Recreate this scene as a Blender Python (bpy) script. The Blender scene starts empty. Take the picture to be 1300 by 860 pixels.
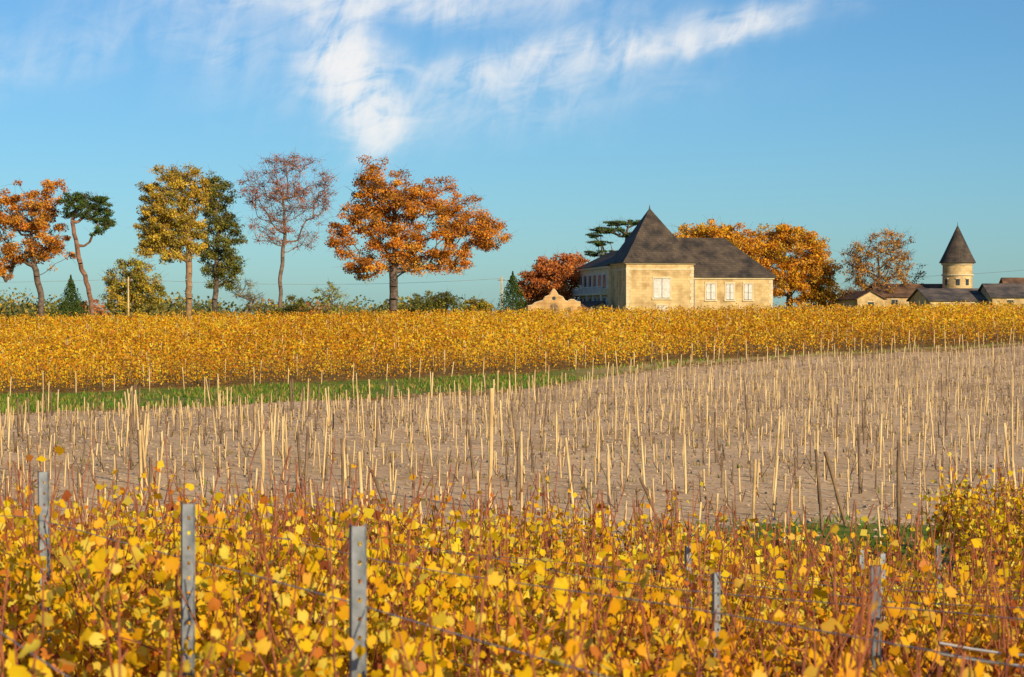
import bpy, math, random
import numpy as np
from mathutils import Vector
rng=np.random.default_rng(7); random.seed(7)
scene=bpy.context.scene
COL=scene.collection

# ------------------------------------------------------------ terrain height
_ys=np.array([-60,0,7,11,16,25,36,80,115,130,150,200,240,262,300,400,600,3000,9000],float)
_zs=np.array([-2.2,-2.2,-2.2,-2.45,-3.1,-4.0,-4.25,-4.75,-5.0,-4.9,-4.3,-2.4,-1.2,-.8,-.7,-2,-5,-9,-20],float)
def gz(x,y):
    x=np.asarray(x,float); y=np.asarray(y,float)
    d=np.abs(y)*0.05+0.5
    b=(np.interp(y-d,_ys,_zs)+2*np.interp(y,_ys,_zs)+np.interp(y+d,_ys,_zs))/4
    s=np.interp(y,[0,60,110,160,200,250,300,400],[0,0,.018,.03,.022,.012,.010,0])
    b=b+s*np.clip(x,-90,90)
    w=np.interp(y,[3,10,20,32],[0,1,1,0])
    b=b-0.25*(1+np.tanh(x/2.5))*w
    b=b+0.05*np.sin(x*.7+1.3*np.sin(y*.23))*np.sin(y*.41+.5)*np.interp(y,[0,40,260],[.5,1,2])
    return b
def g1(x,y): return float(gz(x,y))

# ------------------------------------------------------------ materials
def new_mat(name):
    m=bpy.data.materials.new(name); m.use_nodes=True
    nt=m.node_tree; nt.nodes.clear()
    out=nt.nodes.new('ShaderNodeOutputMaterial')
    return m,nt,out
def N(nt,t,**kw):
    n=nt.nodes.new(t)
    for k,v in kw.items(): setattr(n,k,v)
    return n
def ramp(nt,stops):
    r=nt.nodes.new('ShaderNodeValToRGB'); e=r.color_ramp.elements
    while len(e)<len(stops): e.new(.5)
    for i,(p,c) in enumerate(stops):
        e[i].position=p; e[i].color=(c[0],c[1],c[2],1)
    return r
def noise_mat(name,c1,c2,scale=3,rough=.85,bump=.3,bscale=None,metal=0,detail=6,p1=.35,p2=.65,bdist=.05):
    m,nt,out=new_mat(name); L=nt.links.new
    tc=N(nt,'ShaderNodeTexCoord'); no=N(nt,'ShaderNodeTexNoise')
    no.inputs['Scale'].default_value=scale; no.inputs['Detail'].default_value=detail
    L(tc.outputs['Object'],no.inputs['Vector'])
    r=ramp(nt,[(p1,c1),(p2,c2)]); L(no.outputs['Fac'],r.inputs['Fac'])
    p=N(nt,'ShaderNodeBsdfPrincipled'); p.inputs['Roughness'].default_value=rough; p.inputs['Metallic'].default_value=metal
    L(r.outputs['Color'],p.inputs['Base Color'])
    n2=N(nt,'ShaderNodeTexNoise'); n2.inputs['Scale'].default_value=bscale or scale*4; n2.inputs['Detail'].default_value=5
    L(tc.outputs['Object'],n2.inputs['Vector'])
    b=N(nt,'ShaderNodeBump'); b.inputs['Strength'].default_value=bump; b.inputs['Distance'].default_value=bdist
    L(n2.outputs['Fac'],b.inputs['Height']); L(b.outputs['Normal'],p.inputs['Normal'])
    L(p.outputs['BSDF'],out.inputs['Surface'])
    return m
def leaf_mat(name,trans=.35,rough=.55):
    m,nt,out=new_mat(name); L=nt.links.new
    a=N(nt,'ShaderNodeAttribute'); a.attribute_name='tint'
    p=N(nt,'ShaderNodeBsdfPrincipled'); p.inputs['Roughness'].default_value=rough
    p.inputs['Specular IOR Level'].default_value=.2
    t=N(nt,'ShaderNodeBsdfTranslucent')
    L(a.outputs['Color'],p.inputs['Base Color']); L(a.outputs['Color'],t.inputs['Color'])
    ms=N(nt,'ShaderNodeMixShader'); ms.inputs[0].default_value=trans
    L(p.outputs['BSDF'],ms.inputs[1]); L(t.outputs['BSDF'],ms.inputs[2]); L(ms.outputs[0],out.inputs['Surface'])
    return m
M_leaf=leaf_mat('leaf_foliage',.28)
M_vleaf=leaf_mat('vine_leaf',.38,.5)
M_grass=leaf_mat('grass_blade',.25,.6)
M_bark=noise_mat('bark',(.08,.055,.04),(.20,.14,.10),2.5,.9,.6)
M_cane=noise_mat('vine_cane',(.20,.045,.015),(.44,.13,.04),9,.6,.2)
M_vtrunk=noise_mat('vine_trunk_bark',(.06,.04,.025),(.16,.11,.07),9,.95,.6)
M_stake=noise_mat('pale_wood',(.54,.35,.14),(.86,.62,.29),1.7,.8,.3,20)
M_stake_d=noise_mat('weathered_wood',(.14,.085,.045),(.30,.19,.10),2.5,.9,.4,20)
M_wire=noise_mat('galvanised_wire',(.30,.29,.28),(.5,.5,.48),5,.45,.05,metal=.6)
M_steel=noise_mat('galvanised_steel',(.13,.15,.17),(.36,.38,.40),14,.5,.15,60,metal=.4,bdist=.003)
M_white=noise_mat('white_pipe',(.6,.58,.52),(.8,.78,.72),4,.5,.05)
M_clod=noise_mat('soil_clod',(.46,.28,.14),(.80,.56,.33),6,.95,.5)
M_shutter=noise_mat('painted_shutter',(.56,.53,.46),(.72,.68,.60),3,.6,.1)
M_glass=noise_mat('window_glass',(.02,.025,.03),(.05,.06,.07),1,.15,0)
M_trim=noise_mat('limestone_trim',(.62,.49,.28),(.76,.62,.38),1.3,.85,.2)
M_blue=noise_mat('pale_painted_frame',(.5,.52,.55),(.66,.68,.7),1.3,.6,.1)

def stone_mat(name,ca,cb,bw=.9,bh=.38):
    m,nt,out=new_mat(name); L=nt.links.new
    tc=N(nt,'ShaderNodeTexCoord'); sep=N(nt,'ShaderNodeSeparateXYZ'); L(tc.outputs['Object'],sep.inputs[0])
    ad=N(nt,'ShaderNodeMath',operation='ADD'); L(sep.outputs[0],ad.inputs[0]); L(sep.outputs[1],ad.inputs[1])
    cmb=N(nt,'ShaderNodeCombineXYZ'); L(ad.outputs[0],cmb.inputs[0]); L(sep.outputs[2],cmb.inputs[1])
    br=N(nt,'ShaderNodeTexBrick'); br.inputs['Scale'].default_value=1
    br.inputs['Brick Width'].default_value=bw; br.inputs['Row Height'].default_value=bh; br.inputs['Mortar Size'].default_value=.02
    br.inputs['Color1'].default_value=(*ca,1); br.inputs['Color2'].default_value=(*cb,1); br.inputs['Mortar'].default_value=(ca[0]*.72,ca[1]*.7,ca[2]*.65,1)
    L(cmb.outputs[0],br.inputs['Vector'])
    no=N(nt,'ShaderNodeTexNoise'); no.inputs['Scale'].default_value=.7; no.inputs['Detail'].default_value=8; L(tc.outputs['Object'],no.inputs['Vector'])
    r=ramp(nt,[(.32,(.62,.54,.44)),(.58,(1.08,1.05,1.0))]); L(no.outputs['Fac'],r.inputs['Fac'])
    mx=N(nt,'ShaderNodeMix',data_type='RGBA',blend_type='MULTIPLY'); mx.inputs[0].default_value=.9
    L(br.outputs['Color'],mx.inputs[6]); L(r.outputs['Color'],mx.inputs[7])
    p=N(nt,'ShaderNodeBsdfPrincipled'); p.inputs['Roughness'].default_value=.9; p.inputs['Specular IOR Level'].default_value=.2
    L(mx.outputs[2],p.inputs['Base Color'])
    b=N(nt,'ShaderNodeBump'); b.inputs['Strength'].default_value=.4; b.inputs['Distance'].default_value=.03
    L(no.outputs['Fac'],b.inputs['Height']); L(b.outputs['Normal'],p.inputs['Normal']); L(p.outputs['BSDF'],out.inputs['Surface'])
    return m
M_stone=stone_mat('limestone_wall',(.72,.54,.27),(.60,.44,.22))
M_stone2=stone_mat('ochre_wall',(.72,.47,.20),(.60,.38,.16))
def slate_mat(name,ca,cb,rh=.28):
    m,nt,out=new_mat(name); L=nt.links.new
    tc=N(nt,'ShaderNodeTexCoord'); sep=N(nt,'ShaderNodeSeparateXYZ'); L(tc.outputs['Object'],sep.inputs[0])
    ad=N(nt,'ShaderNodeMath',operation='ADD'); L(sep.outputs[0],ad.inputs[0]); L(sep.outputs[1],ad.inputs[1])
    cmb=N(nt,'ShaderNodeCombineXYZ'); L(ad.outputs[0],cmb.inputs[0]); L(sep.outputs[2],cmb.inputs[1])
    br=N(nt,'ShaderNodeTexBrick'); br.inputs['Scale'].default_value=1
    br.inputs['Brick Width'].default_value=.35; br.inputs['Row Height'].default_value=rh; br.inputs['Mortar Size'].default_value=.015
    br.inputs['Color1'].default_value=(*ca,1); br.inputs['Color2'].default_value=(*cb,1); br.inputs['Mortar'].default_value=(ca[0]*.5,ca[1]*.5,ca[2]*.5,1)
    L(cmb.outputs[0],br.inputs['Vector'])
    no=N(nt,'ShaderNodeTexNoise'); no.inputs['Scale'].default_value=.6; no.inputs['Detail'].default_value=7; L(tc.outputs['Object'],no.inputs['Vector'])
    r=ramp(nt,[(.35,(.5,.5,.53)),(.65,(1.4,1.22,1.0))]); L(no.outputs['Fac'],r.inputs['Fac'])
    mx=N(nt,'ShaderNodeMix',data_type='RGBA',blend_type='MULTIPLY'); mx.inputs[0].default_value=1
    L(br.outputs['Color'],mx.inputs[6]); L(r.outputs['Color'],mx.inputs[7])
    p=N(nt,'ShaderNodeBsdfPrincipled'); p.inputs['Roughness'].default_value=.75; p.inputs['Specular IOR Level'].default_value=.2
    L(mx.outputs[2],p.inputs['Base Color']); L(p.outputs['BSDF'],out.inputs['Surface'])
    return m
M_slate=slate_mat('slate_roof',(.070,.060,.053),(.105,.088,.074))
M_tile=slate_mat('clay_tile_roof',(.22,.13,.08),(.14,.095,.07),.4)
M_grey=slate_mat('weathered_grey_roof',(.17,.15,.14),(.12,.11,.105),.4)

# ------------------------------------------------------------ mesh helpers
def poly_obj(name,V,nper,mats,cols=None,midx=None,faces=None,smooth=False,parent=None):
    V=np.ascontiguousarray(V,dtype=np.float32)
    if faces is None: idx=np.arange(len(V),dtype=np.int32)
    else: idx=np.ascontiguousarray(faces,dtype=np.int32).ravel()
    nf=len(idx)//nper
    me=bpy.data.meshes.new(name)
    me.vertices.add(len(V)); me.vertices.foreach_set('co',V.ravel())
    me.loops.add(len(idx)); me.loops.foreach_set('vertex_index',idx)
    me.polygons.add(nf); me.polygons.foreach_set('loop_start',np.arange(nf,dtype=np.int32)*nper)
    try: me.polygons.foreach_set('loop_total',np.full(nf,nper,dtype=np.int32))
    except Exception: pass
    for m in mats: me.materials.append(m)
    if midx is not None: me.polygons.foreach_set('material_index',np.ascontiguousarray(midx,dtype=np.int32))
    me.update(calc_edges=True)
    if cols is not None:
        at=me.attributes.new('tint','FLOAT_COLOR','POINT')
        c=np.ones((len(V),4),np.float32); c[:,:3]=cols; at.data.foreach_set('color',c.ravel())
    if smooth: me.polygons.foreach_set('use_smooth',np.ones(nf,bool))
    ob=bpy.data.objects.new(name,me); COL.objects.link(ob)
    if parent: ob.parent=parent
    return ob
def norm(a): return a/np.maximum(np.linalg.norm(a,axis=-1,keepdims=True),1e-9)
def tubes(p0,p1,r0,r1,sides=4):
    p0=np.asarray(p0,float);p1=np.asarray(p1,float); n=len(p0)
    r0=np.broadcast_to(r0,(n,));r1=np.broadcast_to(r1,(n,))
    d=norm(p1-p0); ref=np.where(np.abs(d[:,2:3])>.9,np.array([[1.,0,0]]),np.array([[0,0,1.]]))
    u=norm(np.cross(d,ref)); v=np.cross(d,u)
    a=np.arange(sides)*2*math.pi/sides+.4
    ring=np.cos(a)[None,:,None]*u[:,None,:]+np.sin(a)[None,:,None]*v[:,None,:]
    A=p0[:,None]+ring*r0[:,None,None]; B=p1[:,None]+ring*r1[:,None,None]
    V=np.concatenate([A,B],1).reshape(-1,3)
    i=np.arange(sides); j=(i+1)%sides
    f=np.stack([i,j,j+sides,i+sides],1)
    F=(f[None]+(np.arange(n)*sides*2)[:,None,None]).reshape(-1,4)
    return V,F
def quads_leaf(C,size,aspect=.75,bias=None):
    n=len(C); nn=rng.normal(size=(n,3))
    if bias is not None: nn=nn+np.array(bias)
    nn=norm(nn); t=norm(np.cross(nn,rng.normal(size=(n,3)))); b=np.cross(nn,t)
    s=np.broadcast_to(size,(n,))[:,None]*.5
    V=np.stack([C-t*s,C-b*s*aspect+nn*s*.25,C+t*s,C+b*s*aspect+nn*s*.25],1)
    return V.reshape(-1,3)
def pal(cols,w,n,jit=.12):
    cols=np.array(cols); w=np.array(w,float); w/=w.sum()
    c=cols[rng.choice(len(cols),n,p=w)]
    return np.clip(c*(1+rng.normal(size=(n,1))*jit),0,.95)
def obj_py(name,verts,faces,mat,parent=None,smooth=False):
    me=bpy.data.meshes.new(name); me.from_pydata([tuple(v) for v in verts],[],faces); me.materials.append(mat); me.update()
    if smooth:
        for p in me.polygons: p.use_smooth=True
    ob=bpy.data.objects.new(name,me); COL.objects.link(ob)
    if parent: ob.parent=parent
    return ob
def box(name,x0,x1,y0,y1,z0,z1,mat,parent=None):
    v=[(x0,y0,z0),(x1,y0,z0),(x1,y1,z0),(x0,y1,z0),(x0,y0,z1),(x1,y0,z1),(x1,y1,z1),(x0,y1,z1)]
    f=[(0,3,2,1),(4,5,6,7),(0,1,5,4),(1,2,6,5),(2,3,7,6),(3,0,4,7)]
    return obj_py(name,v,f,mat,parent)
def empty(name,loc,rz=0):
    e=bpy.data.objects.new(name,None); COL.objects.link(e); e.location=loc; e.rotation_euler=(0,0,rz); return e

# ------------------------------------------------------------ field boundaries
def young_far(x): return np.interp(x,[-90,-60,-27,0,12,42,90],[88,98,110,128,152,165,184])
def mature_near(x): return np.interp(x,[-90,-60,-30,0,12,42,90],[132,134,137,146,155,167,186])
def near_far(x): return np.interp(x,[-20,2.8,3.5,6.2,7.0,30],[28.5,29.5,26,26,34,36])

# ------------------------------------------------------------ ground
def build_ground():
    xs=np.concatenate([-np.geomspace(3500,112,24),np.arange(-110,110.1,1.0),np.geomspace(112,3500,24)])
    ys=np.concatenate([np.linspace(-300,-12,14),np.arange(-10,45,.5),np.arange(45,305,1.0),np.geomspace(306,7000,45)])
    X,Y=np.meshgrid(xs,ys); Z=gz(X,Y)
    V=np.stack([X,Y,Z],-1).reshape(-1,3); nx=len(xs); ny=len(ys)
    i,j=np.meshgrid(np.arange(nx-1),np.arange(ny-1)); a=(j*nx+i).ravel()
    F=np.stack([a,a+1,a+1+nx,a+nx],1)
    x=V[:,0];y=V[:,1]
    yf=young_far(x); mn=mature_near(x)
    wob=1.5*np.sin(x*.31)+1.0*np.sin(x*.83+y*.2)
    sm=lambda t: np.clip(t,0,1)
    grass=sm((y-yf+wob)/2.5)*sm((mn+3-y+wob*.3)/2)*np.interp(x,[-40,0,8,20],[1,.8,.4,.12])
    fr=sm((y-np.interp(x,[-20,2,3,8,30],[40,40,25,34,34]))/1.)*sm((41.5-y)/1.5)*sm((x-3.0)/2)*sm((12-x)/2)
    grass=np.maximum(grass,fr*.9)
    grass=np.maximum(grass,sm((y-258)/4))
    grass=np.maximum(grass,sm((34-y)/4)*.35)
    young=np.maximum(sm((y-33)/3)*sm((yf-y+wob)/2.),sm((y-yf)/3)*sm((mn+2-y)/2)*np.interp(x,[0,14],[.3,1]))
    cols=np.stack([grass,young,np.zeros_like(x)],1)
    m,nt,out=new_mat('ground_soil'); L=nt.links.new
    tc=N(nt,'ShaderNodeTexCoord'); at=N(nt,'ShaderNodeAttribute'); at.attribute_name='tint'
    sep=N(nt,'ShaderNodeSeparateXYZ'); L(at.outputs['Vector'],sep.inputs[0])
    def nz(s,d=8,r=.6):
        n=N(nt,'ShaderNodeTexNoise'); n.inputs['Scale'].default_value=s; n.inputs['Detail'].default_value=d; n.inputs['Roughness'].default_value=r
        L(tc.outputs['Object'],n.inputs['Vector']); return n
    n1=nz(5.5,8,.72); n2=nz(.16,6,.6); n3=nz(1.2,8,.7); n4=nz(9,6,.7); n5=nz(1.1,6,.6)
    rs=ramp(nt,[(.30,(.40,.235,.12)),(.46,(.72,.47,.26)),(.62,(.90,.66,.41))]); L(n1.outputs['Fac'],rs.inputs['Fac'])
    rb=ramp(nt,[(.35,(.80,.75,.66)),(.65,(1.08,1.07,1.04))]); L(n2.outputs['Fac'],rb.inputs['Fac'])
    m1=N(nt,'ShaderNodeMix',data_type='RGBA',blend_type='MULTIPLY'); m1.inputs[0].default_value=1
    L(rs.outputs['Color'],m1.inputs[6]); L(rb.outputs['Color'],m1.inputs[7])
    # sparse weeds / dry litter patches in the bare field
    rw=ramp(nt,[(.60,(0,0,0)),(.70,(1,1,1))]); L(n5.outputs['Fac'],rw.inputs['Fac'])
    mw=N(nt,'ShaderNodeMix',data_type='RGBA'); mwf=N(nt,'ShaderNodeMath',operation='MULTIPLY'); L(rw.outputs['Color'],mwf.inputs[0]); mwf.inputs[1].default_value=.5
    L(mwf.outputs[0],mw.inputs[0]); L(m1.outputs[2],mw.inputs[6]); mw.inputs[7].default_value=(.36,.25,.09,1)
    rv=ramp(nt,[(.3,(.14,.07,.02)),(.5,(.34,.19,.05)),(.7,(.5,.31,.08))]); L(n3.outputs['Fac'],rv.inputs['Fac'])
    m2=N(nt,'ShaderNodeMix',data_type='RGBA'); L(sep.outputs[1],m2.inputs[0]); L(rv.outputs['Color'],m2.inputs[6]); L(mw.outputs[2],m2.inputs[7])
    rg=ramp(nt,[(.3,(.08,.13,.015)),(.48,(.15,.22,.03)),(.58,(.28,.24,.05)),(.68,(.40,.26,.12))]); L(n3.outputs['Fac'],rg.inputs['Fac'])
    s1=N(nt,'ShaderNodeMath',operation='SUBTRACT'); L(n4.outputs['Fac'],s1.inputs[0]); s1.inputs[1].default_value=.5
    s2=N(nt,'ShaderNodeMath',operation='MULTIPLY_ADD'); L(s1.outputs[0],s2.inputs[0]); s2.inputs[1].default_value=1.6; L(sep.outputs[0],s2.inputs[2])
    s3=N(nt,'ShaderNodeMapRange'); L(s2.outputs[0],s3.inputs[0]); s3.inputs[1].default_value=.35; s3.inputs[2].default_value=.65
    m3=N(nt,'ShaderNodeMix',data_type='RGBA'); L(s3.outputs[0],m3.inputs[0]); L(m2.outputs[2],m3.inputs[6]); L(rg.outputs['Color'],m3.inputs[7])
    p=N(nt,'ShaderNodeBsdfPrincipled'); p.inputs['Roughness'].default_value=.95; p.inputs['Specular IOR Level'].default_value=.05
    L(m3.outputs[2],p.inputs['Base Color'])
    b=N(nt,'ShaderNodeBump'); b.inputs['Strength'].default_value=.6; b.inputs['Distance'].default_value=.05
    L(n1.outputs['Fac'],b.inputs['Height']); L(b.outputs['Normal'],p.inputs['Normal']); L(p.outputs['BSDF'],out.inputs['Surface'])
    poly_obj('ground',V,4,[m],cols=cols,faces=F,smooth=True)
build_ground()

def clods():
    n=36000
    y=36+ (rng.random(n)**.8)*135; x=(rng.random(n)*2-1)*(y*.33+4)
    k=(y<young_far(x)+1); x=x[k];y=y[k];n=len(x)
    s=rng.uniform(.02,.06,n)*(1+y/140)
    base=np.array([[1,0,0],[0,1,0],[-1,0,0],[0,-1,0],[0,0,.6],[0,0,-.5]],float)
    V=base[None]*s[:,None,None]*rng.uniform(.6,1.4,(n,6,1)); an=rng.random(n)*6.28
    c,sn=np.cos(an),np.sin(an)
    Vx=V[...,0]*c[:,None]-V[...,1]*sn[:,None]; Vy=V[...,0]*sn[:,None]+V[...,1]*c[:,None]
    V=np.stack([Vx+x[:,None],Vy+y[:,None],V[...,2]+gz(x,y)[:,None]+.01],-1).reshape(-1,3)
    f=np.array([[0,1,4],[1,2,4],[2,3,4],[3,0,4]])
    F=(f[None]+(np.arange(n)*6)[:,None,None]).reshape(-1,3)
    poly_obj('soil_clods',V,3,[M_clod],faces=F)
clods()

def grass(name,x,y,h,cols,w):
    n=len(x); z=gz(x,y)
    P=np.stack([x,y,z],1); a=rng.random(n)*6.28; wd=h*rng.uniform(.10,.22,n)
    d=np.stack([np.cos(a),np.sin(a),0*a],1)*wd[:,None]
    lean=rng.normal(size=(n,3))*.3*h[:,None]; lean[:,2]=0
    tip=P+lean; tip[:,2]+=h
    V=np.stack([P-d,P+d,tip],1).reshape(-1,3)
    poly_obj(name,V,3,[M_grass],cols=np.repeat(pal(cols,w,n,.2),3,0))
n=60000
x=rng.uniform(-75,60,n); u=rng.random(n)
yf=young_far(x);mn=mature_near(x)
y=yf-.5+u*(mn-yf+1.5)
k=rng.random(n)<np.interp(x,[-20,0,8,20],[1,.7,.22,.06]); x=x[k];y=y[k]
patch=np.sin(x*.35+y*.15)+np.sin(x*.11-y*.4)+rng.normal(size=len(x))*.8
k=patch>-.5; x=x[k]; y=y[k]
grass('grass',x,y,rng.uniform(.10,.34,len(x)),[(.09,.20,.015),(.16,.28,.02),(.34,.28,.05),(.48,.30,.09)],[4,4,3,2.5])
n=16000
x=rng.uniform(-14,14,n); y=rng.uniform(3,42,n)
k=((x>2.6)&(y>24)&(y<41.5)&(x<11.5))|(rng.random(n)<.35)&(y<34); x=x[k];y=y[k]
grass('grass',x,y,rng.uniform(.06,.2,len(x)),[(.08,.17,.015),(.14,.24,.02),(.3,.26,.05)],[4,4,2])
# dry weeds scattered in clumps over the bare field
cx=rng.uniform(-55,55,2600); cy=36+rng.random(2600)*120; k=(cy<young_far(cx))&(np.abs(cx)<cy*.33+4); cx=cx[k];cy=cy[k]
ix=np.repeat(np.arange(len(cx)),7); x=cx[ix]+rng.normal(size=len(ix))*.12; y=cy[ix]+rng.normal(size=len(ix))*.12
grass('dry_weeds',x,y,rng.uniform(.05,.2,len(x)),[(.42,.28,.10),(.26,.2,.05),(.16,.2,.03),(.55,.40,.18)],[3,2,1.4,2])

# ------------------------------------------------------------ young vineyard stakes
def stakes():
    th=math.radians(-24); d=np.array([-math.sin(th),math.cos(th)]); nn=np.array([math.cos(th),math.sin(th)])
    segs=[];tall=[];canes=[];LC=[]
    for ri,c in enumerate(np.arange(-140,80,1.75)):
        ph=random.uniform(0,1.3)
        for i,t in enumerate(np.arange(-10+ph,220,1.25)):
            px=nn[0]*c+d[0]*t+rng.normal()*.06; py=nn[1]*c+d[1]*t+rng.normal()*.08
            if py<36.5 or py>float(young_far(px))-.5 or abs(px)>py*.32+4: continue
            gap=math.sin(px*.21+py*.13)+math.sin(px*.07-py*.19+2)
            if rng.random()<.06+(.25 if gap>1.4 else 0): continue
            istall=((i+ri*2)%6==0) and rng.random()<.9
            h=rng.uniform(1.25,1.8) if istall else rng.uniform(.42,.85)
            if not istall and rng.random()<.08: h*=1.4
            z=g1(px,py); ln=rng.normal(size=2)*.055*h
            (tall if istall else segs).append((px,py,z-.05,px+ln[0],py+ln[1],z+h,(.038 if istall else .025)*rng.uniform(.8,1.2)))
            if rng.random()<.7:
                for _ in range(2):
                    l2=rng.normal(size=2)*.13; zz=rng.uniform(.2,.6)
                    canes.append((px+.04,py,z,px+l2[0],py+l2[1],z+zz))
                    for _k in range(2):
                        if rng.random()<.5: LC.append((px+l2[0]*rng.random(),py+l2[1]*rng.random(),z+zz*rng.uniform(.3,1)))
    for nm,S in (('vineyard_stakes',segs),('vineyard_tall_stakes',tall)):
        S=np.array(S); V,F=tubes(S[:,:3],S[:,3:6],S[:,6],S[:,6]*.9,4)
        n=len(S); cap=(np.array([4,5,6,7])[None]+(np.arange(n)*8)[:,None])
        dk=rng.random(n)<.2
        F=np.concatenate([F,cap]); mi=np.concatenate([np.repeat(dk,4),dk]).astype(int)
        poly_obj(nm,V,4,[M_stake,M_stake_d],faces=F,midx=mi)
    S=np.array(canes); V,F=tubes(S[:,:3],S[:,3:6],.013,.007,3)
    poly_obj('young_vines',V,4,[M_vtrunk],faces=F)
    LC=np.array(LC); poly_obj('young_vine_leaves',quads_leaf(LC,rng.uniform(.06,.12,len(LC))),4,[M_vleaf],cols=np.repeat(pal([(.5,.28,.08),(.62,.42,.10),(.34,.18,.07)],[2,1,2],len(LC)),4,0))
stakes()

def stick(name,x,y,h,r,lean=(0,0),mat=M_stake_d):
    z=g1(x,y); n=5
    P=[np.array([x+lean[0]*k/n+ random.uniform(-.01,.01),y+lean[1]*k/n,z-.1+(h+.1)*k/n]) for k in range(n+1)]
    V,F=tubes(np.array(P[:-1]),np.array(P[1:]),r,r*.93,8)
    cap=[[ (n-1)*16+8+i for i in range(8)]]
    obj_py(name,V,[tuple(f) for f in F.tolist()]+[tuple(cap[0])],mat)
stick('wooden_post',7.0,36,1.8,.035)
stick('wooden_post',6.75,40,1.5,.04,(-.45,0))
stick('wooden_post',3.0,37.5,1.2,.03,(-.6,0))
stick('wooden_post',4.6,38,1.5,.03,(.05,0),M_stake)
stick('wooden_post',-5.4,43,1.9,.04,(.02,0),M_stake)
stick('wooden_post',-2.2,38,1.3,.03,(-.5,.1))
stick('wooden_post',9.0,37,1.3,.03,(.1,0))
stick('wooden_post',-.5,45,2.7,.05,(.03,0),M_stake)

# ------------------------------------------------------------ mature vines on the hill
Y_PAL=[(.92,.48,.012),(.86,.36,.012),(.94,.62,.05),(.58,.38,.03),(.55,.17,.02),(.24,.20,.03)]
def mature():
    th=math.atan2(.28,1); d=np.array([math.cos(th),math.sin(th)]); nn=np.array([-math.sin(th),math.cos(th)])
    Cs=[];Sz=[];segs=[];posts=[];tone=[]
    for c in np.arange(100,290,1.9):
        rt=rng.normal()*.4
        t=np.arange(-135,155,1.0)
        px=nn[0]*c+d[0]*t; py=nn[1]*c+d[1]*t
        k=(py>mature_near(px))&(py<256)&(np.abs(px)<py*.31+6)
        k&=~((np.abs(py-(176+px*.18))<1.8)&(px<22))
        px=px[k];py=py[k]
        if len(px)==0: continue
        front=(py-mature_near(px))<10
        nl=np.where(front,74,np.where(py<200,38,28))
        lf=.5+.5*np.sin(px*.19+py*.31)*np.sin(px*.083-py*.11+1)
        vig=rng.uniform(.25,1.25,len(px))*(.75+.4*lf); nl=(nl*vig).astype(int)
        idx=np.repeat(np.arange(len(px)),nl); m=len(idx)
        a=rng.normal(size=m)*.33; b=rng.normal(size=m)*.24
        X=px[idx]+d[0]*a+nn[0]*b; Y=py[idx]+d[1]*a+nn[1]*b
        lo=np.where(front,.15,.35)[idx]
        top=(1.05+.7*vig)[idx]; hh=lo+(top-lo)*rng.beta(1.5,1.3,m)+rng.exponential(.08,m)
        Z=gz(X,Y)+hh
        Cs.append(np.stack([X,Y,Z],1)); Sz.append(np.where(front[idx],rng.uniform(.12,.2,m),rng.uniform(.17,.28,m)))
        tone.append(rt+np.sin(X*.13+1)*.45+np.sin(Y*.2+X*.05)*.45+rng.normal(size=len(px))[idx]*.8)
        for q in np.where(front)[0]:
            z=g1(px[q],py[q]); segs.append((px[q],py[q],z,px[q]+rng.normal()*.1,py[q],z+.75,.035))
            for _ in range(3):
                l=rng.normal(size=2)*.28; segs.append((px[q],py[q],z+.6,px[q]+l[0],py[q]+l[1],z+rng.uniform(1.3,2.0),.013))
        for q in range(int(rng.integers(0,11)),len(px),11):
            z=g1(px[q],py[q]); posts.append((px[q],py[q],z,px[q]+rng.normal()*.04,py[q],z+rng.uniform(1.5,1.85),.032))
    for xx in np.arange(-55,70,2.3):
        yy=float(mature_near(xx))-.5+rng.normal()*.5; z=g1(xx,yy); posts.append((xx,yy,z,xx+rng.normal()*.06,yy,z+rng.uniform(.9,1.7),.04))
    for xx in np.arange(4,62,.8):
        xx=xx+rng.normal()*.12; yy=254+rng.normal()*.8; z=g1(xx,yy); posts.append((xx,yy,z,xx+rng.normal()*.05,yy,z+rng.uniform(1.7,2.2),.035))
    C=np.concatenate(Cs);S=np.concatenate(Sz);T=np.concatenate(tone)
    cols=pal(Y_PAL,[5,3.4,3,1.0,1.0,.3],len(C),.15)
    T=np.clip(T*.45+.5,0,1)[:,None]
    cols=np.clip(cols*(.70*(1-T)+T*1.15)*np.where(T<.3,[[1.0,.84,.85]],[[1,1,1]]),0,.95)
    V=quads_leaf(C,S,bias=(.3,-.6,.35))
    poly_obj('vineyard_rows',V,4,[M_vleaf],cols=np.repeat(cols,4,0))
    S2=np.array(segs);V,F=tubes(S2[:,:3],S2[:,3:6],S2[:,6],S2[:,6]*.6,4); poly_obj('vine_trunks',V,4,[M_vtrunk],faces=F)
    S2=np.array(posts);V,F=tubes(S2[:,:3],S2[:,3:6],S2[:,6],S2[:,6],4)
    cap=(np.array([4,5,6,7])[None]+(np.arange(len(S2))*8)[:,None]); F=np.concatenate([F,cap])
    poly_obj('vineyard_posts',V,4,[M_stake],faces=F)
mature()

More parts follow.
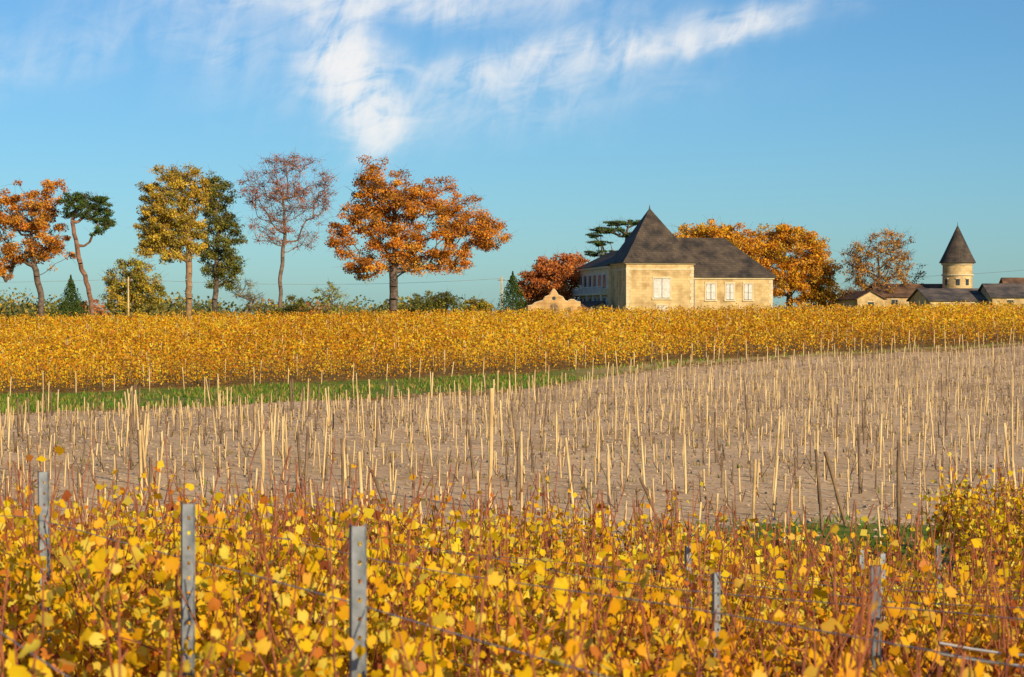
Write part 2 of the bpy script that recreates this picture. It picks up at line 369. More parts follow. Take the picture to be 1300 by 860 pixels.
# ------------------------------------------------------------ foreground vines
RD=np.array([-.43,.903]); RN=np.array([.903,.43])
def leaf_template():
    an=np.radians([90,58,28,-18,-62,-90,-118,-162,152,122])
    ra=np.array([1,.74,.93,.78,.74,.34,.74,.78,.93,.74])
    P=np.stack([np.cos(an)*ra,np.sin(an)*ra,-.22*ra**2+.12*np.abs(np.cos(an))],1)
    return np.concatenate([[[0,0,0]],P])
def near_vines():
    T=leaf_template(); nearC=[];farC=[];canes=[];trunks=[];wires=[];posts=[]
    for c0 in np.arange(-8.54,30,1.2):
        rowpts=[]
        for t in np.arange(-2,48,1.0):
            px=RN[0]*c0+RD[0]*t; py=RN[1]*c0+RD[1]*t
            if py<3.3 or py>float(near_far(px)) or abs(px)>py*.32+2.0: continue
            rowpts.append((px,py,t))
            z=g1(px,py); R=float(np.clip((px/py-.03)/.12,0,1))*float(np.clip((18-py)/4,0,1))
            vig=rng.uniform(.75,1.15)*(1-.35*R)
            near=py<12.5
            trunks.append((px,py,z-.05,px+rng.normal()*.04,py+rng.normal()*.04,z+.5,.028))
            trunks.append((px-RD[0]*.45,py-RD[1]*.45,z+.52,px+RD[0]*.45,py+RD[1]*.45,z+.52,.014))
            nc=int(rng.integers(13,19)*(1+.5*R) if py<17 else 10)
            lift=float(np.interp(py,[8,13,30],[0,.10,.18]))
            tmax=float(np.interp(py,[5,9,13],[1.12,1.25,1.40]))
            for _ in range(nc):
                a=rng.uniform(-.5,.5); p=np.array([px+RD[0]*a,py+RD[1]*a,z+.5])
                tallc=rng.random()<.2; H=lift+(rng.uniform(.98,tmax) if tallc else rng.uniform(.5,1.0))
                side=rng.normal(size=2)*.17; lean=np.array([RN[0]*side[0]+RD[0]*side[1],RN[1]*side[0]+RD[1]*side[1],0])
                ns=6; prev=p; curl=rng.normal(size=3)*.06
                for s in range(1,ns+1):
                    f=s/ns; q=p+np.array([0,0,H*f])+lean*f*1.3+curl*math.sin(f*5)+rng.normal(size=3)*.018
                    r=.0068*(1-.5*f)*(1 if py<16 else 1.8)
                    canes.append((*prev,*q,r))
                    up=tallc and f>.6
                    nl=vig*(6.4 if near else 5)*(1.2-.72*f)*(.22 if up else 1)
                    jt=.02 if up else .08
                    for _k in range(rng.poisson(nl)):
                        g=rng.random(); cc=prev+(q-prev)*g+rng.normal(size=3)*np.array([jt,jt,.04])
                        (nearC if near else farC).append((cc[0],cc[1],cc[2]-.01,R,.6 if up else 1))
                    prev=q
            for _k in range(int((230 if near else 125)*vig)):
                a=rng.uniform(-.55,.55);b=rng.normal()*.19; h=rng.uniform(.40,1.12+lift)
                (nearC if near else farC).append((px+RD[0]*a+RN[0]*b,py+RD[1]*a+RN[1]*b,z+h,R,1))
        for i in range(len(rowpts)-1):
            a=rowpts[i];b=rowpts[i+1]
            if b[2]-a[2]>1.5: continue
            for h in (.55,1.0,1.38):
                wires.append((a[0],a[1],g1(a[0],a[1])+h,b[0],b[1],g1(b[0],b[1])+h,.0022))
        if len(rowpts)>3 and c0>-1:
            for i in range(int(rng.integers(4,8)),len(rowpts),6):
                if rowpts[i][1]>15: posts.append(rowpts[i][:2])
    nearC=np.array(nearC); n=len(nearC)
    nn=norm(rng.normal(size=(n,3))*.75+np.array([.3,-.6,.4]))
    tip=norm(np.array([0,0,-1.])+rng.normal(size=(n,3))*.8); tip=norm(tip-nn*(tip*nn).sum(1,keepdims=True)); bx=np.cross(tip,nn)
    s=rng.uniform(.020,.043,n)*nearC[:,4]
    m1=len(T); tt=T[None]*(1+rng.normal(size=(n,m1,1))*.10); tt=tt.copy(); tt[:,:,2]*=rng.uniform(-.8,2.8,(n,1)); tt[:,:,0]*=rng.uniform(.65,1.05,(n,1))
    V=nearC[:,None,:3]+s[:,None,None]*(tt[...,0:1]*bx[:,None]+tt[...,1:2]*tip[:,None]+tt[...,2:3]*nn[:,None])
    k=m1-1; f=np.array([[0,1+i,1+(i+1)%k] for i in range(k)])
    F=(f[None]+(np.arange(n)*m1)[:,None,None]).reshape(-1,3)
    NP=[(.94,.60,.012),(.92,.48,.012),(.94,.72,.09),(.74,.56,.03),(.64,.22,.03),(.40,.11,.03)]
    cols=pal(NP,[6.5,3.4,2.6,.7,.7,.35],n,.08); R=nearC[:,3:4]
    cols=cols*(1-R*.10*np.array([0,2.0,2])) 
    cv=np.repeat(cols[:,None],m1,1); cv[:,1:]*=np.array([.98,.88,.8])
    poly_obj('grapevine_leaves',V.reshape(-1,3),3,[M_vleaf],cols=np.clip(cv.reshape(-1,3),0,.95),faces=F)
    farC=np.array(farC); 
    V=quads_leaf(farC[:,:3],rng.uniform(.06,.11,len(farC)),bias=(.3,-.6,.35),aspect=.9)
    poly_obj('grapevine_leaves',V,4,[M_vleaf],cols=np.repeat(pal(NP,[6,4,2,.8,1.2,.6],len(farC),.13),4,0))
    S=np.array(canes);V,F=tubes(S[:,:3],S[:,3:6],S[:,6],S[:,6]*.85,5);poly_obj('grapevine_canes',V,4,[M_cane],faces=F,smooth=True)
    S=np.array(trunks);V,F=tubes(S[:,:3],S[:,3:6],S[:,6],S[:,6]*.8,6);poly_obj('grapevine_trunks',V,4,[M_vtrunk],faces=F,smooth=True)
    S=np.array(wires);V,F=tubes(S[:,:3],S[:,3:6],S[:,6],S[:,6],4);poly_obj('trellis_wires',V,4,[M_wire],faces=F)
    return posts
far_posts=near_vines()

def steel_post(x,y,ztop,w=.05,h=1.7,rz=0):
    xs=[-w/2,-w*.02,w*.26,w/2]; V=[];F=[]
    zs=[0]; z=0
    while z<h-.07:
        z+=.045; zs.append(z); z+=.014; zs.append(z)
    zs.append(h)
    def add(v): V.append(v); return len(V)-1
    grid=[[add((xx,0,zz)) for xx in xs] for zz in zs]
    for i in range(len(zs)-1):
        for j in range(3):
            if j==1 and i%2==1 and i<len(zs)-2: continue
            F.append((grid[i][j],grid[i][j+1],grid[i+1][j+1],grid[i+1][j]))
    for sx,col in ((-w/2,0),(w/2,3)):
        b=[add((sx*1.02,.032,zz)) for zz in zs]; lip=[add((sx*1.35,.040,zz+ (0.006 if k%2 else 0))) for k,zz in enumerate(zs)]
        for i in range(len(zs)-1):
            F.append((grid[i][col],grid[i+1][col],b[i+1],b[i]))
            F.append((b[i],b[i+1],lip[i+1],lip[i]))
    o=obj_py('steel_trellis_post',V,F,M_steel)
    md=o.modifiers.new('thickness','SOLIDIFY'); md.thickness=.003
    o.location=(x,y,ztop-h); o.rotation_euler=(random.uniform(-.015,.015),random.uniform(-.01,.01),rz)
steel_post(-1.28,7.8,-.74,.040,rz=.15)
steel_post(-.48,6.2,-.66,.039,rz=.12)
steel_post(-2.46,10.5,-.83,.042,rz=.2)
steel_post(1.78,9.7,-1.23,.038,rz=-.2)
steel_post(1.04,10.1,-1.31,.030,rz=.1)
for (x,y) in far_posts[1:26:3]:
    steel_post(x,y,g1(x,y)+1.6,.04,1.7,random.uniform(-.3,.3))
P=[]
for k in range(13):
    f=k/12; P.append((1.85+f*1.4,8.6-f*1.1,-1.42-.015*math.sin(f*9)))
P=np.array(P)
for dz in (0,-.045):
    Q=P+np.array([0,0,dz]); V,F=tubes(Q[:-1],Q[1:],.006,.006,8)
    poly_obj('drip_irrigation_pipe',V,4,[M_white],faces=F,smooth=True)

# ------------------------------------------------------------ trees
def build_tree(name,bx,by,trunk,tr,crowns,ncl,nleaf,ls,cols,w,spread=.8,twigs=4,bark=None,flat=.75,tone=.25,shell=.45):
    z0=g1(bx,by)-.15
    tp=[np.array([bx,by,z0])]
    pts=[(0,z0)]+list(trunk)
    for a,b in zip(pts[:-1],pts[1:]):
        L=math.hypot(b[0]-a[0],b[1]-a[1]); n=max(1,int(L/.8))
        for k in range(1,n+1):
            f=k/n; tp.append(np.array([bx+a[0]+(b[0]-a[0])*f+rng.normal()*.08,by+rng.normal()*.08,a[1]+(b[1]-a[1])*f]))
    pos=list(tp); par=[-1]+list(range(len(tp)-1))
    nt0=len(tp)
    cr=np.array([(c[0],c[1],c[2],c[3],(c[4] if len(c)>4 else 0)) for c in crowns],float)
    wt=cr[:,2]**1.6*cr[:,3]; wt/=wt.sum()
    ci=rng.choice(len(cr),ncl,p=wt)
    dv=norm(rng.normal(size=(ncl,3))); rad=rng.random(ncl)**shell
    C=np.stack([bx+cr[ci,0]+dv[:,0]*rad*cr[ci,2],by+cr[ci,4]+dv[:,1]*rad*cr[ci,2]*.8,cr[ci,1]+dv[:,2]*rad*cr[ci,3]],1)
    C=C[C[:,2]>z0+.6]; ncl=len(C)
    T=np.array(tp); start=max(1,int(nt0*.3))
    order=np.argsort([np.min(np.linalg.norm(T-c,axis=1)) for c in C])
    tips=[]
    for ii in order:
        c=C[ii]; P=np.array(pos); d=P-c; hd=np.hypot(d[:,0],d[:,1]); dist=np.linalg.norm(d,axis=1)
        cost=dist+np.maximum(0,P[:,2]+.45*hd-c[2])*1.3; cost[:min(start,len(P))]+=50
        j=int(np.argmin(cost)); p=P[j]; L=dist[j]; n=max(1,int(L/.9)); k0=j
        bow=rng.normal(size=3)*.10*L
        for k in range(1,n+1):
            f=k/n; q=p+(c-p)*f+bow*math.sin(f*math.pi)+np.array([0,0,-.12*L*math.sin(f*math.pi)])+rng.normal(size=3)*.06
            pos.append(q); par.append(k0); k0=len(pos)-1
        tips.append(k0)
    cnt=np.zeros(len(pos)); 
    for t in tips: cnt[t]+=1
    for i in range(len(pos)-1,0,-1): cnt[par[i]]+=max(cnt[i],.3)
    r=np.maximum(.025,tr*(np.maximum(cnt,.3)/max(cnt[0],1))**.5)
    r[0]*=1.25
    P=np.array(pos); pr=np.array(par)
    i=np.arange(1,len(P)); p0=P[pr[i]];p1=P[i]
    r0=np.minimum(r[pr[i]],r[i]*1.5); r1=r[i]
    V1,F1=tubes(p0,p1,r0,r1,6)
    if twigs:
        m=ncl*twigs; b=np.repeat(C,twigs,0); e=b+rng.normal(size=(m,3))*spread*np.array([1,1,.8])+np.array([0,0,.25*spread])
        V2,F2=tubes(b,e,.022,.009,3); F1=np.concatenate([F1,F2+len(V1)]); V1=np.concatenate([V1,V2])
    Vs=[V1];Fs=[F1]; cc=[np.full((len(V1),3),.1)]; mi=[np.zeros(len(F1),int)]
    if nleaf>0:
        per=np.maximum(1,(nleaf*rng.uniform(.45,1.5,ncl))).astype(int); idx=np.repeat(np.arange(ncl),per); m=len(idx)
        off=rng.normal(size=(m,3)); off=norm(off)*(rng.random((m,1))**.5)*spread*np.array([1.15,1.15,flat])*rng.uniform(.7,1.3,(ncl,1))[idx]
        LC=C[idx]+off; VL=quads_leaf(LC,ls*rng.uniform(.6,1.3,m),bias=(.2,-.4,.4))
        col=pal(cols,w,m,.12)
        ct=(1+rng.normal(size=(ncl,1))*tone)[idx]
        sh=rng.choice(len(cols),ncl,p=np.array(w)/np.sum(w)); col=.5*col+.5*np.array(cols)[sh][idx]
        col=np.clip(col*np.clip(ct,.5,1.6),0,.9)
        FL=np.arange(len(VL)).reshape(-1,4)+len(V1)
        Vs.append(VL);Fs.append(FL);cc.append(np.repeat(col,4,0));mi.append(np.ones(len(FL),int))
    return poly_obj(name,np.concatenate(Vs),4,[bark or M_bark,M_leaf],cols=np.concatenate(cc),midx=np.concatenate(mi),faces=np.concatenate(Fs))
ORA=[(.70,.27,.02),(.56,.18,.02),(.80,.39,.05),(.33,.12,.02)]
GOLD=[(.88,.46,.025),(.80,.33,.02),(.70,.47,.05),(.50,.2,.03)]
OLV=[(.50,.38,.04),(.64,.40,.04),(.28,.27,.04),(.16,.17,.03)]
DGR=[(.13,.15,.03),(.20,.21,.04),(.34,.27,.04),(.07,.09,.02)]
RUS=[(.60,.19,.04),(.45,.13,.03),(.70,.28,.06)]
PIN=[(.07,.12,.02),(.11,.17,.03),(.045,.075,.018)]
build_tree('orange_maple_tree',-66,280,[(-.3,3),(-1.2,7),(-1.6,12),(-1.5,15)],.45,[(-1.5,12.5,5,5.4),(-4,15.5,3.2,3.4),(1.2,16.2,2.8,2.9),(-5,8.5,2.8,3.8),(2,9,2.8,3.2),(-8,12,3.4,4.6),(-9,7,3,3.5)],270,90,.30,ORA,[3,2,3,.8],.85)
build_tree('green_ash_tree',-73.5,276,[(0,3),(0,6)],.3,[(0,7.5,2.4,2.4),(-1,4,2.5,2.5)],60,80,.26,[(.25,.32,.04),(.38,.38,.05),(.15,.2,.03)],[2,2,1],.7)
build_tree('umbrella_pine_tree',-58.2,278,[(-.8,3),(-2.2,8),(-3.2,13),(-2.6,15)],.34,[(-.4,15.1,2.8,1.8),(-2.4,16,2.4,1.4),(1.0,13,1.9,1.5),(-3.4,14,1.5,1.1),(1.2,14.6,1.6,1.5),(.6,11.6,1.3,.8)],120,90,.22,PIN,[3,3,1],.62,bark=noise_mat('pine_bark',(.16,.075,.04),(.32,.17,.10),2,.9,.5),flat=.55)
build_tree('golden_ash_tree',-53.6,281,[(0,2),(.2,6)],.28,[(0,4.2,3.8,4.0),(-2,2,2.4,3),(2.3,2.2,2.2,3),(.3,7,2.2,1.8)],170,85,.26,OLV,[3,2.4,3,1.6],.75)
build_tree('tall_oak_tree',-45.8,282,[(.1,5),(0,11),(-.2,17)],.46,[(-3,13.8,3.8,5),(0,18,3,3.4),(-5,12.5,2.4,3.8),(.3,12,2.4,4.2),(-3,19,2.4,2.2),(1.2,16,2,3),(-4.8,17,2,2.6),(-5.6,10,1.8,2),(-2.5,9,2.4,2)],360,90,.28,[(.50,.36,.04),(.66,.42,.04),(.28,.26,.04),(.74,.47,.07)],[3,2.6,2.6,1.8],.8,bark=noise_mat('light_bark',(.22,.13,.065),(.40,.25,.13),2,.9,.5))
build_tree('dark_oak_tree',-42.3,284,[(0,4),(.3,10),(.2,16)],.40,[(.4,15.5,2.8,4.4),(1.7,10,2.5,4.8),(-.4,18.5,1.9,1.8),(2,6,2,3),(-1,9,1.8,3.4),(-.6,5.5,1.4,2)],240,80,.26,DGR,[3,3,2.5,1.6],.74)
build_tree('bare_red_tree',-32.5,280,[(-.1,4),(.3,8),(.6,13),(.3,17)],.28,[(0,17,4.4,4.2),(4.6,16,2.8,4),(-3.6,18,2.8,3.2),(1,21,4.6,1.3),(-1.2,12,3.4,3),(3,11,2.5,2),(6.4,18,1.8,2.8)],270,30,.20,[(.56,.18,.06),(.40,.12,.06),(.62,.27,.08)],[3,3,1],.8,twigs=8,bark=noise_mat('grey_bark',(.14,.09,.065),(.26,.18,.13),2,.9,.5))
build_tree('orange_oak_tree',-16.7,280,[(0,3),(.1,6),(.4,11),(0,16)],.6,[(.1,14.2,5.4,6.2),(-2.8,19.5,3.3,2.8),(9.8,12.7,5,4.6),(6,16.6,3.6,2.8),(-6.6,10.2,2.6,4),(2.4,8,4.8,2.8),(13.6,11,2.8,2.6),(-5,14.5,3,3.5),(-4,7,3.2,2.2),(8,7.8,3,1.8)],520,105,.28,ORA,[4,3,2.6,1],.92,tone=.3)
build_tree('bare_shrub',-36.5,276,[(0,1)],.12,[(0,2.4,2.3,2.4)],50,8,.2,OLV,[1,1,1,1],.6,twigs=7)
build_tree('olive_sapling',-24.9,274,[(0,1.5),(.1,3)],.12,[(0,2.4,2.4,2.2),(1.2,.6,2.2,1.2)],45,30,.22,[(.42,.38,.06),(.24,.27,.05)],[1,1],.6,twigs=6)
build_tree('green_shrub',-30.3,276,[(0,.8)],.12,[(0,.9,2.0,1.6),(-1.5,.3,1.5,1)],50,60,.22,DGR,[3,3,2,1],.55)
build_tree('green_shrub',-11.4,284,[(0,1)],.15,[(0,1.4,3.4,1.9),(-3,.8,2,1.4),(2,2.2,1.6,1.1)],90,80,.24,DGR,[3,3,2,1],.65)
build_tree('golden_shrub',-4.8,284,[(0,1)],.12,[(0,1.1,2.2,1.3)],40,60,.24,OLV,[3,3,2,1],.55)
build_tree('russet_tree',6.4,300,[(0,2),(.2,6)],.4,[(0,4.5,5.4,5.0),(2.5,6.8,3,2.8),(-3,3.2,2.8,3.2),(-1.5,7,2.6,2)],290,80,.32,RUS,[3,2.4,2],.85,tone=.2)
build_tree('cedar_tree',17.0,302,[(0,5),(.3,10),(.6,14)],.45,[(-2.6,12.8,2.8,.5),(1.2,14.0,2.8,.5),(-3.8,10.8,2.2,.4),(2,12.2,3.2,.5),(-1.4,13.8,2.2,.4),(-3,9.3,3,.5),(2.5,10,3,.5),(-4.5,12,1.4,.3)],190,85,.2,PIN,[3,3,1],.55,flat=.3)
build_tree('golden_plane_tree',32.0,310,[(0,3),(.2,8)],.5,[(0,9,5.6,5.8),(-2.8,12.3,3.6,2.4),(4,8,3.8,5.4),(-6,9.5,2.4,2.8),(1.5,12,3.4,2.6),(4,3.5,4,3)],380,85,.34,GOLD,[4,3,1.5,1],.95,tone=.2)
build_tree('golden_plane_tree',43.5,312,[(0,3),(.2,8)],.5,[(0,8,6.2,6.2),(-1.5,12.4,3.6,2.2),(4.5,6,3.8,5.4),(-5,7,3.8,6),(2.5,11.2,3.2,2.2),(5.5,3,3,3)],420,85,.34,GOLD,[2.5,3,1.5,1],.95,tone=.2)
build_tree('half_bare_tree',56,305,[(0,2.5),(.2,6),(0,9)],.35,[(0,9,5,4.4),(0,4,6,3.6),(2.5,10.8,2.8,2.6),(-3.5,8,2.6,3.5),(4.5,6.5,2.6,3)],240,38,.28,[(.60,.32,.05),(.46,.2,.04),(.68,.38,.06)],[2,2,1],.85,twigs=8)
def conifer(name,bx,by,top,r,cols):
    z0=g1(bx,by); H=top-z0
    n=5200; f=rng.random(n)**.75
    lay=np.floor(f*11)/11+.03*rng.random(n); k=rng.random(n)**.45
    a=rng.random(n)*6.28; lob=1+.3*np.sin(a*5+np.floor(f*11)*2.1)
    R=(f*.35+lay*.65)*r*k*lob
    C=np.stack([bx+np.cos(a)*R,by+np.sin(a)*R,z0+H*(1-f)*.97+.2-k*.25*lay],1)
    V=quads_leaf(C,rng.uniform(.12,.28,n),bias=(0,0,.5)); col=np.repeat(pal(cols,[3,3,1],n,.2),4,0)
    V1,F1=tubes([[bx,by,z0-.1]],[[bx,by,z0+H*.96]],.16,.02,8)
    F=np.concatenate([F1,np.arange(len(V)).reshape(-1,4)+len(V1)])
    poly_obj(name,np.concatenate([V1,V]),4,[M_bark,M_leaf],cols=np.concatenate([np.full((len(V1),3),.1),col]),midx=np.concatenate([np.zeros(len(F1),int),np.ones(len(V)//4,int)]),faces=F)
conifer('spruce_tree',-61.8,279,5.6,2.9,PIN)
conifer('spruce_tree',0.1,283,6.2,3.1,PIN)
def distant():
    Cs=[];cl=[]
    for _ in range(260):
        x=rng.uniform(-190,230); y=rng.uniform(420,620); h=rng.uniform(1.5,4.5); r=rng.uniform(4,9)
        if rng.random()<.25: h+=2
        n=260; d=norm(rng.normal(size=(n,3)))*(rng.random((n,1))**.4); z0=g1(x,y)
        top=h; zc=(top+z0)/2; rz=(top-z0)/2
        Cs.append(np.stack([x+d[:,0]*r,y+d[:,1]*r,zc+d[:,2]*rz],1))
        P=[DGR,OLV,RUS][rng.choice(3,p=[.5,.35,.15])]; cl.append(pal(P,[1]*len(P),n,.15)*.85+.02)
    C=np.concatenate(Cs); V=quads_leaf(C,rng.uniform(.5,1.1,len(C)))
    poly_obj('distant_trees',V,4,[M_leaf],cols=np.repeat(np.concatenate(cl),4,0))
distant()
def hedge():
    n=9000; x=rng.uniform(-80,10,n); y=262+rng.normal(size=n)*.8; m=np.sin(x*.6)+np.sin(x*.23+1)+.8*np.sin(x*1.7)
    k=m>.3; x=x[k];y=y[k];m=m[k]; z=gz(x,y)+rng.random(len(x))*np.minimum(.7+m*.5,1.7)
    V=quads_leaf(np.stack([x,y,z],1),rng.uniform(.15,.3,len(x))); poly_obj('hedge',V,4,[M_leaf],cols=np.repeat(pal(DGR+OLV,[3,3,2,1,2,2,2,1],len(x),.15),4,0))
hedge()

# ------------------------------------------------------------ chateau
def hip_roof(name,x0,x1,y0,y1,ze,zr,rx0,rx1,mat,parent,ov=.35,ry=None,th=.18):
    X0,X1,Y0,Y1=x0-ov,x1+ov,y0-ov,y1+ov; yc=(y0+y1)/2 if ry is None else ry
    v=[(X0,Y0,ze),(X1,Y0,ze),(X1,Y1,ze),(X0,Y1,ze),(rx0,yc,zr),(rx1,yc,zr),(X0,Y0,ze-th),(X1,Y0,ze-th),(X1,Y1,ze-th),(X0,Y1,ze-th)]
    f=[(0,1,5,4),(1,2,5),(2,3,4,5),(3,0,4),(0,6,7,1),(1,7,8,2),(2,8,9,3),(3,9,6,0),(6,9,8,7)]
    return obj_py(name,v,f,mat,parent)
def shutter_window(p,x,z0,z1,w,y,glass=False):
    box('window_recess',x-w/2,x+w/2,y-.02,y+.05,z0,z1,M_glass,p)
    t=.18
    box('lintel',x-w/2-t,x+w/2+t,y-.09,y+.02,z1,z1+.26,M_trim,p)
    box('sill',x-w/2-t-.05,x+w/2+t+.05,y-.18,y+.02,z0-.18,z0,M_trim,p)
    for s in (-1,1):
        box('jamb',x+s*(w/2+t/2)-t/2,x+s*(w/2+t/2)+t/2,y-.06,y+.02,z0,z1,M_trim,p)
        if not glass:
            a,b=(x-w/2+.03,x-.04) if s<0 else (x+.04,x+w/2-.03)
            box('shutter',a,b,y-.07,y-.03,z0+.05,z1-.05,M_shutter,p)
            for k in range(3):
                zz=z0+.14+(z1-z0-.28)*k/2
                box('shutter_rail',a+.03,b-.03,y-.11,y-.07,zz-.07,zz+.07,M_shutter,p)
H=empty('chateau_house',(15.5,270,-.65),math.radians(10))
W,WW=9.4,20.8
box('pavilion_walls',0,W,0,9,-.8,7.55,M_stone,H)
box('pavilion_cornice',-.22,W+.22,-.22,9.22,7.55,7.85,M_trim,H)
box('pavilion_string_course',-.07,W+.07,-.07,9.07,6.75,6.95,M_trim,H)
zE,zM,zA=7.87,9.0,15.4; o=.5; cx,cy=W/2-.35,4.5
lo=[(-o,-o),(W+o,-o),(W+o,9+o),(-o,9+o)]; md=[(.35,.4),(W-.4,.4),(W-.4,8.6),(.35,8.6)]
v=[(a,b,zE) for a,b in lo]+[(a,b,zM) for a,b in md]+[(cx,cy,zA)]+[(a,b,zE-.15) for a,b in lo]
f=[(0,1,5,4),(1,2,6,5),(2,3,7,6),(3,0,4,7),(4,5,8),(5,6,8),(6,7,8),(7,4,8),(0,9,10,1),(1,10,11,2),(2,11,12,3),(3,12,9,0)]
obj_py('pavilion_roof',v,f,M_slate,H)
V,F=tubes([[cx,cy,zA-.15],[cx,cy,zA+.2]],[[cx,cy,zA+.2],[cx,cy,zA+.5]],[.12,.06],[.06,.015],8)
obj_py('roof_finial',V,[tuple(q) for q in F.tolist()],M_slate,H)
box('wing_walls',W,WW,.6,11,-.8,5.55,M_stone,H)
box('wing_cornice',W+.02,WW+.2,.4,11.2,5.55,5.8,M_trim,H)
hip_roof('wing_roof',W-.2,WW,.6,11,5.98,11.4,W-1,WW-5.4,M_slate,H,.45)
for xx,y in ((0,0),(W,0),(WW,.6)):
    for k in range(int((7.4 if xx<WW else 5.4)/.45)):
        w=.55 if k%2 else .36; z=k*.45
        a=xx-(.03 if xx==0 else w); b=xx+(w if xx==0 else .03)
        box('quoin',a,b,y-.035,y+.3,z+.01,z+.43,M_trim,H)
shutter_window(H,4.95,2.9,5.6,2.3,0)
shutter_window(H,4.95,-.3,1.9,1.3,0)
for xx in (12.0,14.7,17.3):
    shutter_window(H,xx,2.7,4.9,1.35 if xx<13 else 1.15,.6)
V,F=tubes([[W+.25,.45,-.5]],[[W+.25,.45,5.6]],.06,.06,8); obj_py('downpipe',V,[tuple(q) for q in F.tolist()],M_steel,H)
box('rear_wing_walls',-.5,8,9.05,29,-.8,7.2,M_trim,H)
box('rear_wing_cornice',-.75,8.2,9.06,29.2,7.2,7.5,M_trim,H)
v=[(-.9,9.1,7.55),(8.3,9.1,7.55),(8.3,29.4,7.55),(-.9,29.4,7.55),(3.7,9.1,10.1),(3.7,25,10.1)]
obj_py('rear_wing_roof',v,[(0,4,5,3),(1,2,5,4),(0,1,4),(3,5,2)],M_slate,H)
for k in range(6):
    y=10.8+k*3.2
    for z0,z1 in ((4.3,6.5),(.8,3.2)):
        box('side_window_frame',-.62,-.5,y-.95,y+.95,z0,z1,M_blue,H)
        box('side_window_glass',-.66,-.62,y-.72,y+.72,z0+.15,z1-.15,M_glass,H)
        box('side_window_mullion',-.68,-.66,y-.04,y+.04,z0+.15,z1-.15,M_blue,H)
box('balcony_slab',-1.6,-.5,9.4,28.8,3.45,3.65,M_trim,H)
box('balcony_top_rail',-1.58,-1.48,9.45,28.75,4.55,4.65,M_blue,H)
for k in range(40):
    yy=9.5+k*.49; box('baluster',-1.56,-1.50,yy,yy+.08,3.65,4.55,M_blue,H)
for k in range(5):
    yy=9.6+k*4.75; box('balcony_column',-1.5,-1.3,yy,yy+.2,-.5,3.45,M_blue,H)
box('lean_to_walls',-4.4,-1.62,7,24,-.8,1.1,M_stone,H)
obj_py('lean_to_roof',[(-4.9,6.6,1.1),(-1.62,6.6,2.6),(-1.62,24.4,2.6),(-4.9,24.4,1.1),(-4.9,6.6,.95),(-1.62,6.6,2.4),(-1.62,24.4,2.4),(-4.9,24.4,.95)],[(0,1,2,3),(0,4,5,1),(3,2,6,7),(0,3,7,4)],M_slate,H)
obj_py('lean_to_gable',[(-4.4,7,1.1),(-1.62,7,1.1),(-1.62,7,2.35)],[(0,1,2)],M_stone,H)

G=empty('gabled_outbuilding',(2.1,263,-.75),math.radians(4))
prof=[(0,0),(7.0,0),(7.0,2.4),(6.4,2.5),(6.1,2.75),(5.6,2.75),(5.3,2.5),(4.9,2.6),(4.6,3.1),(4.0,3.35),(3.7,3.9),(3.45,4.15),(3.2,3.9),(2.9,3.35),(2.3,3.1),(2.0,2.6),(1.5,2.5),(.9,2.3),(.6,2.0),(0,1.9)]
n=len(prof)
v=[(a,0,b) for a,b in prof]+[(a,.4,b) for a,b in prof]
f=[tuple(range(n)),tuple(reversed(range(n,2*n)))]+[(i,i+n,(i+1)%n+n,(i+1)%n) for i in range(n)]
obj_py('gable_facade',v,f,M_stone2,G)
for i in range(2,n-1):
    a=prof[i];b=prof[i+1]
    V,F=tubes([[a[0],.2,a[1]]],[[b[0],.2,b[1]]],.1,.1,6); obj_py('coping',V,[tuple(q) for q in F.tolist()],M_trim,G)
box('side_walls',.15,6.85,.402,9,-.3,1.75,M_stone2,G)
obj_py('tile_roof',[(.0,.41,1.78),(7.0,.41,1.78),(7.0,9.2,1.78),(0,9.2,1.78),(3.5,.41,3.2),(3.5,9.2,3.2)],[(0,4,5,3),(1,2,5,4),(0,1,4),(3,5,2)],M_tile,G)
an=[math.pi*k/10 for k in range(11)]
for cx_,w_,h_ in ((3.45,.55,1.7),(1.6,.35,1.3),(5.4,.35,1.4)):
    vv=[(cx_-w_,-.02,0),(cx_+w_,-.02,0)]+[(cx_+w_*math.cos(a),-.02,h_+w_*math.sin(a)) for a in an]
    obj_py('arched_door',vv,[tuple(range(len(vv)))],M_stake_d,G)
vv=[(3.45+.25*math.cos(k*.524),-.02,2.95+.25*math.sin(k*.524)) for k in range(12)]
obj_py('round_window',vv,[tuple(range(12))],M_glass,G)
G2=empty('low_annex',(9.2,266,-.7),math.radians(6))
box('walls',0,1.0,0,6,-.3,1.2,M_stone2,G2); hip_roof('roof',0,1.0,0,6,1.35,2.2,.4,.6,M_tile,G2,.25)

Tw=empty('round_stone_tower',(67.1,300,-.3))
def ring(name,r0,r1,z0,z1,mat,sides=40):
    v=[];f=[]
    for k in range(sides):
        a=2*math.pi*k/sides; v+= [(r0*math.cos(a),r0*math.sin(a),z0),(r1*math.cos(a),r1*math.sin(a),z1)]
    for k in range(sides):
        j=(k+1)%sides; f.append((2*k,2*j,2*j+1,2*k+1))
    f.append(tuple(2*k for k in reversed(range(sides)))); f.append(tuple(2*k+1 for k in range(sides)))
    return obj_py(name,v,f,mat,Tw)
ring('tower_wall',2.3,2.2,-.5,7.75,M_stone); ring('lower_cornice',2.4,2.4,6.2,6.4,M_trim); ring('upper_cornice',2.3,2.5,7.76,8.1,M_trim)
ring('roof_flare',2.75,2.2,8.11,9.2,M_slate); ring('cone_roof',2.19,.03,9.21,13.8,M_slate)
ring('finial',.05,.02,13.75,14.3,M_slate)
